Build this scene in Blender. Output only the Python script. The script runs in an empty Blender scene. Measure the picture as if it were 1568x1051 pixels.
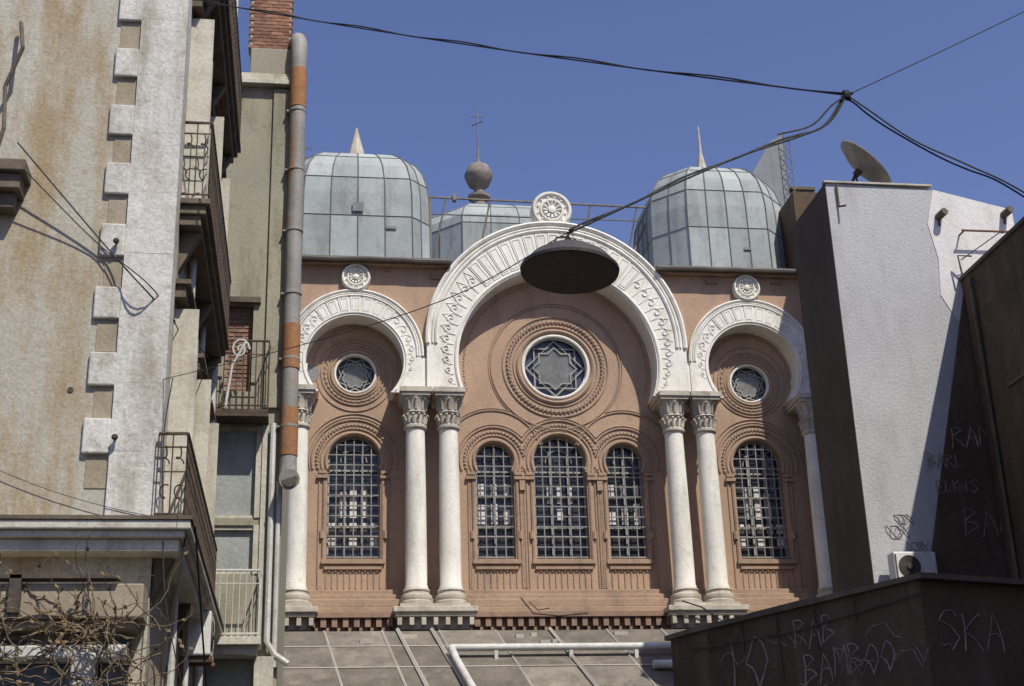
import bpy, math, random
from mathutils import Vector, Matrix
from mathutils.geometry import tessellate_polygon
random.seed(7)
PI=math.pi
sc=bpy.context.scene
# ---------------------------------------------------------------- mesh builder
class MB:
    def __init__(s): s.v=[]; s.f=[]; s.a=[]
    def add(s,vs,fs,a=None):
        o=len(s.v); s.v+=[tuple(p) for p in vs]
        for f in fs:
            s.f.append([i+o for i in f]); s.a.append(random.random() if a is None else a)
    def box(s,x0,x1,y0,y1,z0,z1,M=None):
        vs=[Vector((x,y,z)) for z in (z0,z1) for y in (y0,y1) for x in (x0,x1)]
        if M: vs=[M@v for v in vs]
        s.add(vs,[(0,2,3,1),(4,5,7,6),(0,1,5,4),(1,3,7,5),(3,2,6,7),(2,0,4,6)],random.random())
    def tube(s,pts,r,n=6,closed=False,cap=True):
        pts=[Vector(p) for p in pts]; N=len(pts)
        if N<2: return
        rr=r if isinstance(r,(list,tuple)) else [r]*N
        T=[]
        for i in range(N):
            if closed: t=pts[(i+1)%N]-pts[i-1]
            else: t=pts[min(i+1,N-1)]-pts[max(i-1,0)]
            T.append(t.normalized() if t.length>1e-9 else Vector((0,0,1)))
        up=Vector((0,0,1)) if abs(T[0].z)<.9 else Vector((0,1,0))
        nrm=(up-T[0]*up.dot(T[0])).normalized(); vs=[]
        for i in range(N):
            nrm=nrm-T[i]*nrm.dot(T[i])
            nrm=nrm.normalized() if nrm.length>1e-6 else T[i].orthogonal().normalized()
            b=T[i].cross(nrm)
            for k in range(n):
                a=2*PI*k/n; vs.append(pts[i]+(nrm*math.cos(a)+b*math.sin(a))*rr[i])
        fs=[]
        for i in range(N if closed else N-1):
            j=(i+1)%N
            for k in range(n):
                fs.append((i*n+k,i*n+(k+1)%n,j*n+(k+1)%n,j*n+k))
        if cap and not closed:
            fs.append(tuple(range(n))[::-1]); fs.append(tuple((N-1)*n+k for k in range(n)))
        s.add(vs,fs,random.random())
    def lathe(s,prof,c,n=24,axis='Z',M=None):
        vs=[];c=Vector(c)
        for r,h in prof:
            for k in range(n):
                a=2*PI*k/n
                p=Vector((r*math.cos(a),r*math.sin(a),h)) if axis=='Z' else Vector((r*math.cos(a),-h,r*math.sin(a)))
                if M: p=M@p
                vs.append(c+p)
        fs=[]
        for i in range(len(prof)-1):
            for k in range(n):
                fs.append((i*n+k,i*n+(k+1)%n,(i+1)*n+(k+1)%n,(i+1)*n+k))
        fs.append(tuple(range(n))[::-1]); fs.append(tuple((len(prof)-1)*n+k for k in range(n)))
        s.add(vs,fs,random.random())
    def poly(s,loops,y0,y1):
        flat=[p for L in loops for p in L]; n=len(flat)
        tris=tessellate_polygon([[Vector((x,z,0)) for x,z in L] for L in loops])
        vs=[(x,y0,z) for x,z in flat]+[(x,y1,z) for x,z in flat]
        fs=[]
        for t in tris:
            fs.append(tuple(t)); fs.append(tuple(i+n for i in t)[::-1])
        o=0
        for L in loops:
            m=len(L)
            for i in range(m):
                j=(i+1)%m; fs.append((o+i,o+j,o+j+n,o+i+n))
            o+=m
        s.add(vs,fs,random.random())
def part(name,mb,mat,parent=None,smooth=False,bevel=0,loc=None):
    me=bpy.data.meshes.new(name); me.from_pydata(mb.v,[],mb.f); me.validate()
    at=me.attributes.new("pv",'FLOAT','FACE')
    if len(at.data)==len(mb.a): at.data.foreach_set("value",mb.a)
    import bmesh
    bm=bmesh.new(); bm.from_mesh(me); bmesh.ops.recalc_face_normals(bm,faces=bm.faces); bm.to_mesh(me); bm.free()
    me.materials.append(mat)
    if smooth:
        me.polygons.foreach_set("use_smooth",[True]*len(me.polygons))
        me.set_sharp_from_angle(angle=math.radians(40))
    ob=bpy.data.objects.new(name,me); sc.collection.objects.link(ob)
    if parent: ob.parent=parent
    if loc: ob.location=loc
    if bevel:
        b=ob.modifiers.new("bev",'BEVEL'); b.width=bevel; b.segments=2; b.limit_method='ANGLE'; b.angle_limit=math.radians(50)
    return ob
def empty(name):
    e=bpy.data.objects.new(name,None); sc.collection.objects.link(e); e.empty_display_size=.2; return e
def arc(cx,cz,r,a0,a1,n=32):
    return [(cx+r*math.cos(math.radians(a0+(a1-a0)*i/n)),cz+r*math.sin(math.radians(a0+(a1-a0)*i/n))) for i in range(n+1)]
def horse(cx,cz,r,zb,n=48):
    a=math.degrees(math.asin((zb-cz)/r)); return arc(cx,cz,r,180-a,a,n)
def P3(pts,y): return [(x,y,z) for x,z in pts]
# ---------------------------------------------------------------- materials
def col(c): return (c[0],c[1],c[2],1)
def mat(name,c1,c2=None,stain=None,s=.6,rough=.88,bump=.3,bs=14,metal=0,amt=.5,fine=.18,attr=0,lo=.5,hi=.72,spec=.3):
    m=bpy.data.materials.new(name); m.use_nodes=True; nt=m.node_tree; N=nt.nodes; L=nt.links
    b=N['Principled BSDF']; b.inputs['Roughness'].default_value=rough; b.inputs['Metallic'].default_value=metal
    b.inputs['Specular IOR Level'].default_value=spec
    tc=N.new('ShaderNodeTexCoord')
    def noise(sc_,det,mp=None,ro=.6):
        n=N.new('ShaderNodeTexNoise'); n.inputs['Scale'].default_value=sc_; n.inputs['Detail'].default_value=det; n.inputs['Roughness'].default_value=ro
        if mp:
            q=N.new('ShaderNodeMapping'); q.inputs['Scale'].default_value=mp; L.new(tc.outputs['Object'],q.inputs[0]); L.new(q.outputs[0],n.inputs['Vector'])
        else: L.new(tc.outputs['Object'],n.inputs['Vector'])
        return n
    def rng(src,a,b_,c=0,d=1):
        r=N.new('ShaderNodeMapRange'); r.inputs[1].default_value=a;r.inputs[2].default_value=b_;r.inputs[3].default_value=c;r.inputs[4].default_value=d
        L.new(src,r.inputs[0]); return r.outputs[0]
    def mix(f,A,B,typ='MIX'):
        x=N.new('ShaderNodeMix'); x.data_type='RGBA'; x.blend_type=typ
        if isinstance(f,(int,float)): x.inputs[0].default_value=f
        else: L.new(f,x.inputs[0])
        for i,v in ((6,A),(7,B)):
            if isinstance(v,tuple): x.inputs[i].default_value=col(v)
            else: L.new(v,x.inputs[i])
        return x.outputs[2]
    c=mix(rng(noise(s,4).outputs[0],.36,.64),c1,c2 or c1)
    if stain:
        c=mix(rng(noise(1.0,6,(2.2,2.2,.5),.68).outputs[0],lo,hi,0,amt),c,stain)
        c=mix(rng(noise(4.5,5,None,.7).outputs[0],.56,.7,0,amt*.7),c,stain)
    g=rng(noise(26,3,None,.7).outputs[0],.3,.7,1-fine,1+fine*.4)
    cb=N.new('ShaderNodeCombineColor'); [L.new(g,cb.inputs[i]) for i in range(3)]
    c=mix(1.0,c,cb.outputs[0],'MULTIPLY')
    if attr:
        a=N.new('ShaderNodeAttribute'); a.attribute_name='pv'
        g2=rng(a.outputs['Fac'],0,1,1-attr,1+attr*.5); cb2=N.new('ShaderNodeCombineColor'); [L.new(g2,cb2.inputs[i]) for i in range(3)]
        c=mix(1.0,c,cb2.outputs[0],'MULTIPLY')
    L.new(c,b.inputs['Base Color'])
    if bump:
        bn=N.new('ShaderNodeBump'); bn.inputs['Strength'].default_value=bump; bn.inputs['Distance'].default_value=.03
        L.new(noise(bs,5,None,.65).outputs[0],bn.inputs['Height']); L.new(bn.outputs[0],b.inputs['Normal'])
    return m
pink=mat('pink_stucco',(.455,.315,.215),(.385,.265,.185),(.285,.215,.165),s=.5,amt=.75,bump=.35,fine=.22)
pinkm=mat('pink_moulding',(.40,.28,.195),(.33,.235,.165),(.20,.155,.12),s=.8,amt=.75,bump=.35)
white=mat('white_limewash',(.82,.80,.72),(.74,.72,.64),(.38,.34,.28),s=.9,amt=.5,bump=.25,bs=20)
capm=mat('capital_stone',(.55,.51,.43),(.40,.36,.29),(.20,.17,.13),s=2,amt=.65)
redband=mat('base_stucco',(.34,.225,.155),(.27,.18,.13),(.15,.115,.085),s=1,amt=.7)
zinc=mat('zinc_sheet',(.39,.425,.41),(.32,.36,.355),(.21,.215,.20),s=.8,rough=.75,amt=.7,metal=0,attr=.2,bump=.35,bs=3,spec=.25)
zinc2=mat('dull_zinc',(.25,.265,.28),(.2,.22,.23),(.14,.14,.14),s=1,amt=.6)
zincd=mat('zinc_seam',(.18,.195,.19),(.14,.15,.15),None,rough=.7)
gutterm=mat('dark_gutter',(.12,.11,.10),(.17,.15,.13),None)
iron=mat('wrought_iron',(.06,.052,.045),(.12,.085,.06),None,s=5)
grille=mat('grille_iron',(.34,.335,.31),(.24,.23,.21),None,s=3)
frame=mat('window_frame',(.38,.38,.36),(.28,.28,.26),None,s=3)
glass=mat('dark_glass',(.03,.033,.04),(.05,.055,.06),None,rough=.2,bump=.05,spec=.5)
navy=mat('blue_glass',(.04,.06,.12),(.06,.07,.11),None,rough=.3,spec=.5)
curtain=mat('pale_blind',(.74,.73,.68),(.6,.59,.55),(.28,.27,.25),s=3)
lattice=mat('star_lattice',(.50,.51,.52),(.28,.30,.33),(.6,.6,.58),s=9,amt=.6)
lplaster=mat('aged_plaster',(.42,.395,.325),(.48,.465,.40),(.33,.255,.145),s=.3,amt=.9,bump=.5,bs=7,lo=.45,hi=.64,fine=.28)
quoinm=mat('quoin_white',(.64,.63,.585),(.54,.53,.48),(.31,.27,.205),s=1.0,amt=.8,bump=.6,bs=8,fine=.25,lo=.47,hi=.68)
tanm=mat('tan_patch',(.36,.315,.235),(.29,.24,.17),(.19,.15,.11),s=2)
beige=mat('beige_render',(.36,.335,.25),(.30,.285,.225),(.17,.15,.11),s=.5,amt=.8)
cream=mat('cream_paint',(.58,.56,.48),(.48,.455,.38),(.24,.20,.15),s=2,amt=.7)
darkst=mat('sooty_stone',(.15,.12,.085),(.10,.08,.06),(.25,.21,.16),s=2)
brickm=mat('old_brick',(.33,.17,.11),(.25,.13,.09),(.33,.27,.21),s=6,attr=.4)
mortar=mat('mortar',(.36,.33,.27),(.28,.26,.21),None)
galv=mat('galvanised_pipe',(.30,.30,.285),(.22,.22,.205),(.38,.18,.06),s=1.2,rough=.6,amt=.85,lo=.52,hi=.62)
leadm=mat('weathered_lead',(.26,.225,.19),(.18,.16,.14),(.12,.10,.09),s=3)
pvc=mat('white_pipe',(.62,.63,.61),(.52,.52,.49),(.30,.27,.22),s=2,amt=.5,rough=.5)
gpane=mat('dusty_pane',(.33,.355,.335),(.25,.27,.255),(.38,.38,.34),s=1.5,rough=.4,spec=.4)
wallw=mat('grey_render',(.47,.475,.48),(.42,.425,.43),(.32,.315,.31),s=.5,amt=.6,bump=.5,bs=16)
wallw2=mat('white_render',(.72,.70,.68),(.64,.62,.60),(.43,.41,.38),s=.5,amt=.5,bump=.3)
wallside=mat('shaded_side_render',(.10,.08,.06),(.075,.06,.045),(.14,.115,.09),s=.7)  # shade of the left face, put into a dark base colour
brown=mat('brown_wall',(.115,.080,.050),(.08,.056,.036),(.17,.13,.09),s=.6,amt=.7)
spray=mat('spray_paint',(.33,.28,.23),(.20,.165,.13),None,s=3)
sprayd=mat('dark_spray_paint',(.18,.17,.17),(.27,.26,.26),None,s=3)
rust=mat('rusty_iron',(.20,.095,.06),(.13,.07,.05),None,s=6)
rustp=mat('rust_bloom',(.36,.17,.065),(.27,.14,.07),(.26,.23,.2),s=4,amt=.8)
roofm=mat('felt_roof',(.20,.178,.145),(.135,.12,.10),(.28,.25,.20),s=1.6,amt=.8,rough=.85,attr=.3)
strip=mat('roof_batten',(.46,.43,.38),(.33,.31,.27),None)
lampo=mat('lamp_shade_enamel',(.055,.053,.05),(.09,.08,.075),None,rough=.5)
lampi=mat('lamp_inner',(.11,.085,.072),(.075,.06,.05),None,rough=.7)
cablem=mat('cable_rubber',(.012,.012,.014),(.03,.03,.03),None,rough=.6)
dishm=mat('dish_paint',(.33,.30,.26),(.24,.21,.17),(.17,.12,.08),s=2,rough=.5)
acm=mat('ac_casing',(.70,.70,.67),(.6,.6,.57),(.4,.37,.33),s=2,rough=.45)
twig=mat('dry_twig',(.22,.165,.11),(.12,.09,.06),None,s=8)
leafm=mat('dry_leaf',(.10,.10,.045),(.20,.13,.07),None,s=8)
asph=mat('asphalt',(.05,.05,.05),(.065,.062,.06),(.04,.04,.04),s=1)
# ---------------------------------------------------------------- camera
p,a,r=map(math.radians,(21.11,8.55,1.87))
F=Vector((math.sin(a)*math.cos(p),math.cos(a)*math.cos(p),math.sin(p)))
R0=Vector((math.cos(a),-math.sin(a),0)); U0=R0.cross(F)
R=R0*math.cos(r)-U0*math.sin(r); U=R0*math.sin(r)+U0*math.cos(r)
cd=bpy.data.cameras.new('camera'); cd.lens=50.0; cd.sensor_width=36; cd.clip_end=3000
cam=bpy.data.objects.new('camera',cd); sc.collection.objects.link(cam)
cam.matrix_world=Matrix(((R.x,U.x,-F.x,0),(R.y,U.y,-F.y,-34),(R.z,U.z,-F.z,1.6),(0,0,0,1)))
sc.camera=cam
# ---------------------------------------------------------------- light
AZ,EL=28,54
S=Vector((math.sin(math.radians(AZ))*math.cos(math.radians(EL)),-math.cos(math.radians(AZ))*math.cos(math.radians(EL)),math.sin(math.radians(EL))))
sd=bpy.data.lights.new('sun','SUN'); sd.energy=5.0; sd.angle=math.radians(.5); sd.color=(1,.94,.83)
so=bpy.data.objects.new('sun',sd); sc.collection.objects.link(so); so.rotation_euler=(-S).to_track_quat('-Z','Y').to_euler(); so.location=(5,-20,40)
w=bpy.data.worlds.new('World'); sc.world=w; w.use_nodes=True; nt=w.node_tree
bg=nt.nodes['Background']; sk=nt.nodes.new('ShaderNodeTexSky'); sk.sky_type='NISHITA'; sk.sun_disc=False
sk.sun_elevation=math.radians(EL); sk.sun_rotation=math.radians(180-AZ); sk.altitude=50; sk.air_density=1.0; sk.dust_density=.9; sk.ozone_density=1.8
tn=nt.nodes.new('ShaderNodeMix'); tn.data_type='RGBA'; tn.blend_type='MULTIPLY'; tn.inputs[0].default_value=1; tn.inputs[7].default_value=(1.0,.93,1.18,1)
nt.links.new(sk.outputs[0],tn.inputs[6]); nt.links.new(tn.outputs[2],bg.inputs[0]); bg.inputs[1].default_value=.112
sc.view_settings.view_transform='Standard'; sc.view_settings.look='None'; sc.view_settings.exposure=0
# ---------------------------------------------------------------- ground
g=MB(); g.add([(-1500,-1500,0),(1500,-1500,0),(1500,1500,0),(-1500,1500,0)],[(0,1,2,3)]); part('ground',g,asph)
g=MB(); g.box(-3,-1.7,-60,-19,.004,.14); part('pavement',g,mortar)
# ================================================================ SYNAGOGUE
syn=empty('synagogue'); C=6.3; RS=(.04,.25,.09)
def wshape(cx,hw,zt,zb=9.25,zs=11.6):
    zc=zt-hw; return [(cx-hw*1.0,zb)]+[(cx-hw*1.0,zs-.02),(cx-hw*.9,zs)]+arc(cx,zc,hw,192,-12,28)+[(cx+hw*.9,zs),(cx+hw,zs-.02),(cx+hw,zb)]
wins=[(C-5.25,.655,12.42),(C+5.25,.655,12.42),(C,.68,12.48),(C-1.69,.485,12.28),(C+1.69,.485,12.28)]
roses=[(C,14.37,.90),(C-5.24,14.08,.55),(C+5.24,14.0,.55)]
m=MB()
loops=[[(-1.6,7.2),(14,7.2),(14,16.82),(-1.6,16.82)]]
loops+=[wshape(*w_)[::-1] for w_ in wins]
loops+=[arc(x,z,rr,0,352.5,47)[::-1] for x,z,rr in roses]
m.poly(loops,.35,.75); part('recess_wall',m,pink,syn,loc=RS)
m=MB(); m.box(-1.6,14,1.1,22,0,16.9); m.box(-1.6,14,.3,1.1,0,7.3); part('body',m,pink,syn)
m=MB(); m.box(-1.6,14,.61,22,16.9,17.02); part('roof_deck',m,zincd,syn)
m=MB()
for k in range(5):
    cx,cz=C-5.24-.98+random.uniform(-.12,.12),14.1+random.uniform(-.15,.15)
    m.poly([[(cx+random.uniform(.08,.17)*math.cos(t),cz+random.uniform(.1,.2)*math.sin(t)) for t in [2*PI*j/11 for j in range(11)]]],.342-.001*k,.36)
part('cement_patches',m,zinc2,syn,loc=RS)
out=[(-1.6,13.4)]+horse(C-5.23,14.3,1.33,13.4)+horse(C,14.35,2.7,13.4)+horse(C+5.23,14.3,1.33,13.4)+[(14,13.4),(14,16.93)]+arc(C,14.9,3.3,38,142,40)+[(-1.6,16.93)]
m=MB(); m.poly([out],.04,.602); part('spandrel',m,pink,syn)
m=MB()
def ring(cx,zi,ri,zo,ro,zb,y0):
    lo=[(cx+ro,zb)]+arc(cx,zo,ro,-2,182,64)+[(cx-ro,zb)]+horse(cx,zi,ri,zb,60)
    m.poly([lo],y0,.599)
def outr(th,zi,zo,ro):
    s_,c_=math.sin(th),math.cos(th); k=zi-zo
    return -k*s_+math.sqrt(max(0,(k*s_)**2-(k*k-ro*ro)))
def archdetail(cx,zi,ri,zo,ro,y0,n,g_):
    for dr,rad in ((0,.06*g_),(-.13*g_,.03*g_),(-.22*g_,.045*g_)):
        m.tube(P3(arc(cx,zo,ro+dr-.02,-2,182,70),y0-.01),rad,6)
    m.tube(P3(horse(cx,zi,ri+.07,13.5,60),y0-.005),.04*g_,6)
    for i in range(n):
        t0=math.radians(-14+208*i/n); t1=math.radians(-14+208*(i+1)/n); e=.018/ri
        tm=(t0+t1)/2
        r0=ri+.15*g_
        def pt(t,rr): return (cx+rr*math.cos(t),zi+rr*math.sin(t))
        q=[pt(t0+e,r0),pt(t1-e,r0),pt(t1-e,outr(t1,zi,zo,ro-.32*g_)),pt(t0+e,outr(t0,zi,zo,ro-.32*g_))]
        if q[0][1]<13.5: continue
        rm=outr(tm,zi,zo,ro-.32*g_)
        if rm-r0<.08: continue
        hh=(rm-r0)
        if abs(tm-PI/2)<.75:
            m.poly([q],y0-.02,y0+.01)
            ins=[pt(t0+e*3,r0+.06*g_),pt(t1-e*3,r0+.06*g_),pt(t1-e*3,rm-.06*g_),pt(t0+e*3,rm-.06*g_)]
            m.tube(P3(ins,y0-.022),.013*g_,4,closed=True)
        else:
            rs=min(hh*.36,(t1-t0)*ri*.45); cxr,czr=pt(tm,r0+hh*.5)
            L=[(cxr+rs*(k_/15)*math.cos(tm+k_*.5),czr+rs*(k_/15)*math.sin(tm+k_*.5)) for k_ in range(2,16)]
            m.tube(P3(L,y0-.008),.02*g_,5)
            m.tube(P3([pt(t0,r0),pt(t0+.02/ri,r0+hh*.5),pt(tm,rm-.02),pt(t1-.02/ri,r0+hh*.5),pt(t1,r0)],y0-.002),.014*g_,4)
for cx in (C-5.23,C+5.23):
    ring(cx,14.3,1.235,14.5,1.735,13.45,-.06); archdetail(cx,14.3,1.235,14.5,1.735,-.06,19,.62)
ring(C,14.35,2.6,14.9,3.41,13.45,-.12); archdetail(C,14.35,2.6,14.9,3.41,-.12,37,1.0)
for sx in (-1,1):
    xs=sorted((C+sx*2.62,C+sx*3.85)); m.box(xs[0],xs[1],-.03,.59,13.46,14.4)
    xs=sorted((C+sx*6.42,C+sx*6.97)); m.box(xs[0],xs[1],-.03,.59,13.46,14.2)
part('arches',m,white,syn,smooth=True)
m=MB()
for cx,cz,rb in ((C,18.72,.55),(C-5.23,16.58,.38),(C+5.23,16.58,.38)):
    m.lathe([(rb,-.25),(rb,.06),(rb*.93,.12),(rb*.84,.12),(rb*.78,.05),(rb*.62,.05),(rb*.58,.10),(rb*.5,.10),(rb*.46,.04),(rb*.22,.04),(rb*.18,.12),(.02,.14)],(cx,-.02,cz),32,'Y')
    for i in range(12):
        t=2*PI*i/12; m.tube([(cx+rb*.2*math.cos(t),-.08,cz+rb*.2*math.sin(t)),(cx+rb*.45*math.cos(t),-.11,cz+rb*.45*math.sin(t))],[rb*.04,rb*.085],6)
        t+=.26; m.lathe([(rb*.06,0),(rb*.05,.04),(.01,.05)],(cx+rb*.7*math.cos(t),-.06,cz+rb*.7*math.sin(t)),8,'Y')
part('bosses',m,white,syn,smooth=True)
cols=[C-6.6,C-3.72,C-2.89,C+2.89,C+3.72,C+6.6]
m=MB(); cp=MB(); CY=-.16
for cx in cols:
    m.lathe([(.285,8.40),(.285,8.47),(.262,8.52),(.262,9.2),(.25,11.0),(.232,12.42)],(cx,CY,0),28)
    cp.lathe([(.40,8.02),(.40,8.10),(.37,8.13),(.39,8.19),(.37,8.26),(.32,8.29),(.31,8.33),(.335,8.37),(.31,8.41),(.27,8.42)],(cx,CY,0),28)
    cp.lathe([(.24,12.40),(.285,12.44),(.285,12.50),(.245,12.54),(.26,12.66),(.25,12.78),(.28,12.80),(.30,12.84),(.26,12.88),(.28,13.05),(.34,13.2),(.36,13.24)],(cx,CY,0),24)
    cp.box(cx-.36,cx+.36,CY-.36,.59,13.24,13.32); cp.box(cx-.40,cx+.40,CY-.40,.59,13.322,13.445)
    for row,(z0,z1,rr,n) in enumerate(((12.55,12.79,.27,14),(12.9,13.2,.29,10))):
        for i in range(n):
            t=2*PI*(i+.5*row)/n
            q=lambda rad,z:(cx+rad*math.cos(t),CY+rad*math.sin(t),z)
            cp.tube([q(rr-.02,z0),q(rr+.01,z0+(z1-z0)*.6),q(rr+.06,z1-.02),q(rr+.09,z1-.06)],[.035,.03,.028,.015],5)
    cp.box(cx-.413,cx+.413,CY-.42,.58,7.93,8.02)
part('column_shafts',m,white,syn,smooth=True); part('column_capitals',cp,capm,syn,smooth=True)
m=MB(); b2=MB()
for x0,x1 in ((C-7.2,C-6.05),(C-4.3,C-2.3),(C+2.3,C+4.3),(C+6.05,C+7.2)):
    b2.box(x0,x1,-.72,.2,7.80,7.928); b2.box(x0+.05,x1-.05,-.66,.2,7.70,7.798)
    b2.box(x0+.15,x1-.15,-.45,.2,7.42,7.698)
    n=int((x1-x0-.3)/.25)
    for i in range(n+1):
        xx=x0+.15+(x1-x0-.3)*i/n; m.box(xx-.055,xx+.055,-.64,-.44,7.5,7.695)
part('plinth_brackets',m,capm,syn,bevel=.01); part('plinth_slabs',b2,capm,syn,bevel=.015)
m=MB()
m.box(-1.6,14,.30,.61,8.38,8.52); m.box(-1.6,14,.17,.61,8.24,8.378); m.box(-1.6,14,.03,.61,8.04,8.238); m.box(-1.6,14,-.02,.61,7.86,8.038)
part('base_moulding',m,pinkm,syn,bevel=.02)
m=MB(); m.box(-1.6,14,-.32,.61,7.74,7.858); m.box(-1.6,14,-.14,.61,7.3,7.738)
x=-1.5
while x<14: m.box(x,x+.13,-.28,-.13,7.52,7.736); x+=.26
x=-1.5
while x<14: m.box(x,x+.07,-.2,-.13,7.40,7.518); x+=.13
part('dentil_cornice',m,redband,syn)
m=MB(); m2=MB()
for x0,x1 in ((-1.6,3.55),(9.05,14)):
    m.box(x0,x1,-.26,.8,17.0,17.1); m.tube([(x0+k*(x1-x0)/12,-.27,17.02+random.uniform(-.015,.015)) for k in range(13)],.07,8)
    m2.box(x0,x1,-.16,.5,16.935,16.998)
part('gutter',m,gutterm,syn); part('eaves_moulding',m2,pinkm,syn)
m=MB()
for x,z,w_ in ((3.2,16.72,.4),(1.9,16.9,.15),(10.6,16.8,.3),(12.4,16.85,.3)): m.box(x-w_/2,x+w_/2,-.02,.035,z-.09,z+.04)
part('eaves_patches',m,redband,syn)
m=MB()
def ropeline(pts,y,rad,step=.085):
    m.tube(P3(pts,y+.01),rad*.8,6)
    acc=0
    for i in range(1,len(pts)):
        (x0,z0),(x1,z1)=pts[i-1],pts[i]; L=math.hypot(x1-x0,z1-z0); acc+=L
        if acc>=step and L>0:
            acc=0; tx,tz=(x1-x0)/L,(z1-z0)/L; nx,nz=-tz,tx
            m.tube([(x1-(tx*.7+nx)*rad,y-.012,z1-(tz*.7+nz)*rad),(x1+(tx*.7+nx)*rad,y-.012,z1+(tz*.7+nz)*rad)],rad*.45,4)
def union_arcs(circs,y,rad,zmin,rope=False):
    for i,(cx,cz,rr) in enumerate(circs):
        cur=[];segs=[]
        for k in range(0,241):
            t=-PI/2+2*PI*k/240; x_,z_=cx+rr*math.cos(t),cz+rr*math.sin(t)
            ok=z_>=zmin and not any(j!=i and math.hypot(x_-c[0],z_-c[1])<c[2]-.002 for j,c in enumerate(circs))
            if ok: cur.append((x_,z_))
            elif cur: segs.append(cur);cur=[]
        if cur: segs.append(cur)
        for sg in segs:
            if len(sg)>2:
                if rope: ropeline(sg,y,rad)
                else: m.tube(P3(sg,y),rad,6)
YW=.34
for cset in ([wins[0]],[wins[1]],[wins[3],wins[2],wins[4]]):
    for dr,rad,rp in ((.05,.04,0),(.17,.025,0),(.27,.04,1),(.40,.03,0),(.47,.018,0)):
        union_arcs([(c,zt-hw,hw+dr) for c,hw,zt in cset],YW,rad,11.5,rp)
    for c,hw,zt in cset:
        for sx in (-1,1):
            xx=c+sx*(hw+.07); m.tube([(xx,YW,9.2),(xx,YW,11.45)],.045,6)
            xx=c+sx*(hw+.20); m.tube([(xx,YW,8.5),(xx,YW,11.3)],.025,6)
            m.box(min(c+sx*(hw+.0),c+sx*(hw+.26)),max(c+sx*(hw+.0),c+sx*(hw+.26)),YW-.08,YW+.01,11.28,11.36)
            m.box(min(c+sx*(hw+.02),c+sx*(hw+.22)),max(c+sx*(hw+.02),c+sx*(hw+.22)),YW-.06,YW+.01,11.40,11.48)
            m.tube([(c+sx*(hw+.12),YW-.03,9.75),(c+sx*(hw+.12),YW-.03,9.95)],.055,6)
        m.box(c-hw-.12,c+hw+.12,YW-.07,YW+.01,9.12,9.22); m.box(c-hw-.05,c+hw+.05,YW-.05,YW+.01,8.98,9.05)
        n=max(5,int(hw*2/.145))
        for i in range(n+1):
            xx=c-hw+2*hw*i/n; m.tube([(xx,YW,8.52),(xx,YW,8.86)],.018,5)
            if i<n:
                h=hw/n; m.tube(P3(arc(xx+h,8.86,h,0,180,6),YW),.016,4); m.lathe([(.03,0),(.02,.03),(.005,.04)],(xx+h,YW+.005,8.93),6,'Y')
for xx in (C-.95,C+.95,C-2.33,C+2.33,C-1.05,C+1.05):
    m.tube([(xx,YW,8.5),(xx,YW,11.25)],.03,6)
for sx in (-1,1):
    m.box(C+sx*1.0-.07,C+sx*1.0+.07,YW-.08,YW+.01,11.0,11.25)
union_arcs([(C,14.37,1.72),(C-1.72,11.85,1.28),(C+1.72,11.85,1.28)],YW,.024,12.2)
union_arcs([(C,14.37,1.78),(C-1.72,11.85,1.34),(C+1.72,11.85,1.34)],YW,.013,12.2)
for k in (-1,1):
    cx=C+k*5.24; union_arcs([(cx,14.04,.98),(cx,11.76,1.22)],YW,.02,11.8)
for i,(cx,cz,rr) in enumerate(roses):
    full=lambda r_:arc(cx,cz,r_,0,360,72)
    kf=1 if i==0 else .62
    for q,rad in ((rr+.10*kf,.05*kf),(rr+.50*kf,.028),(rr+.22*kf,.02)): m.tube(P3(full(q)[:-1],YW),rad,6,closed=True)
    ropeline(full(rr+.36*kf),YW,.045*kf+.01,.08)
def fringe(cx,zc,rr,n):
    for i in range(n):
        t=math.radians(-16+212*(i+.5)/n); x_,z_=cx+rr*math.cos(t),zc+rr*math.sin(t)
        if z_<13.5: continue
        m.tube(P3([(x_+.06*math.cos(t+b),z_+.06*math.sin(t+b)) for b in (-1.9,-2.6,-3.14,2.6,1.9)],YW+.002),.014,4)
fringe(C,14.30,2.48,56); fringe(C-5.23,14.25,1.13,30); fringe(C+5.23,14.25,1.13,30)
part('stucco_mouldings',m,pinkm,syn,smooth=True,loc=RS)
wr=MB(); st=MB(); nv=MB(); lt=MB()
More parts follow.
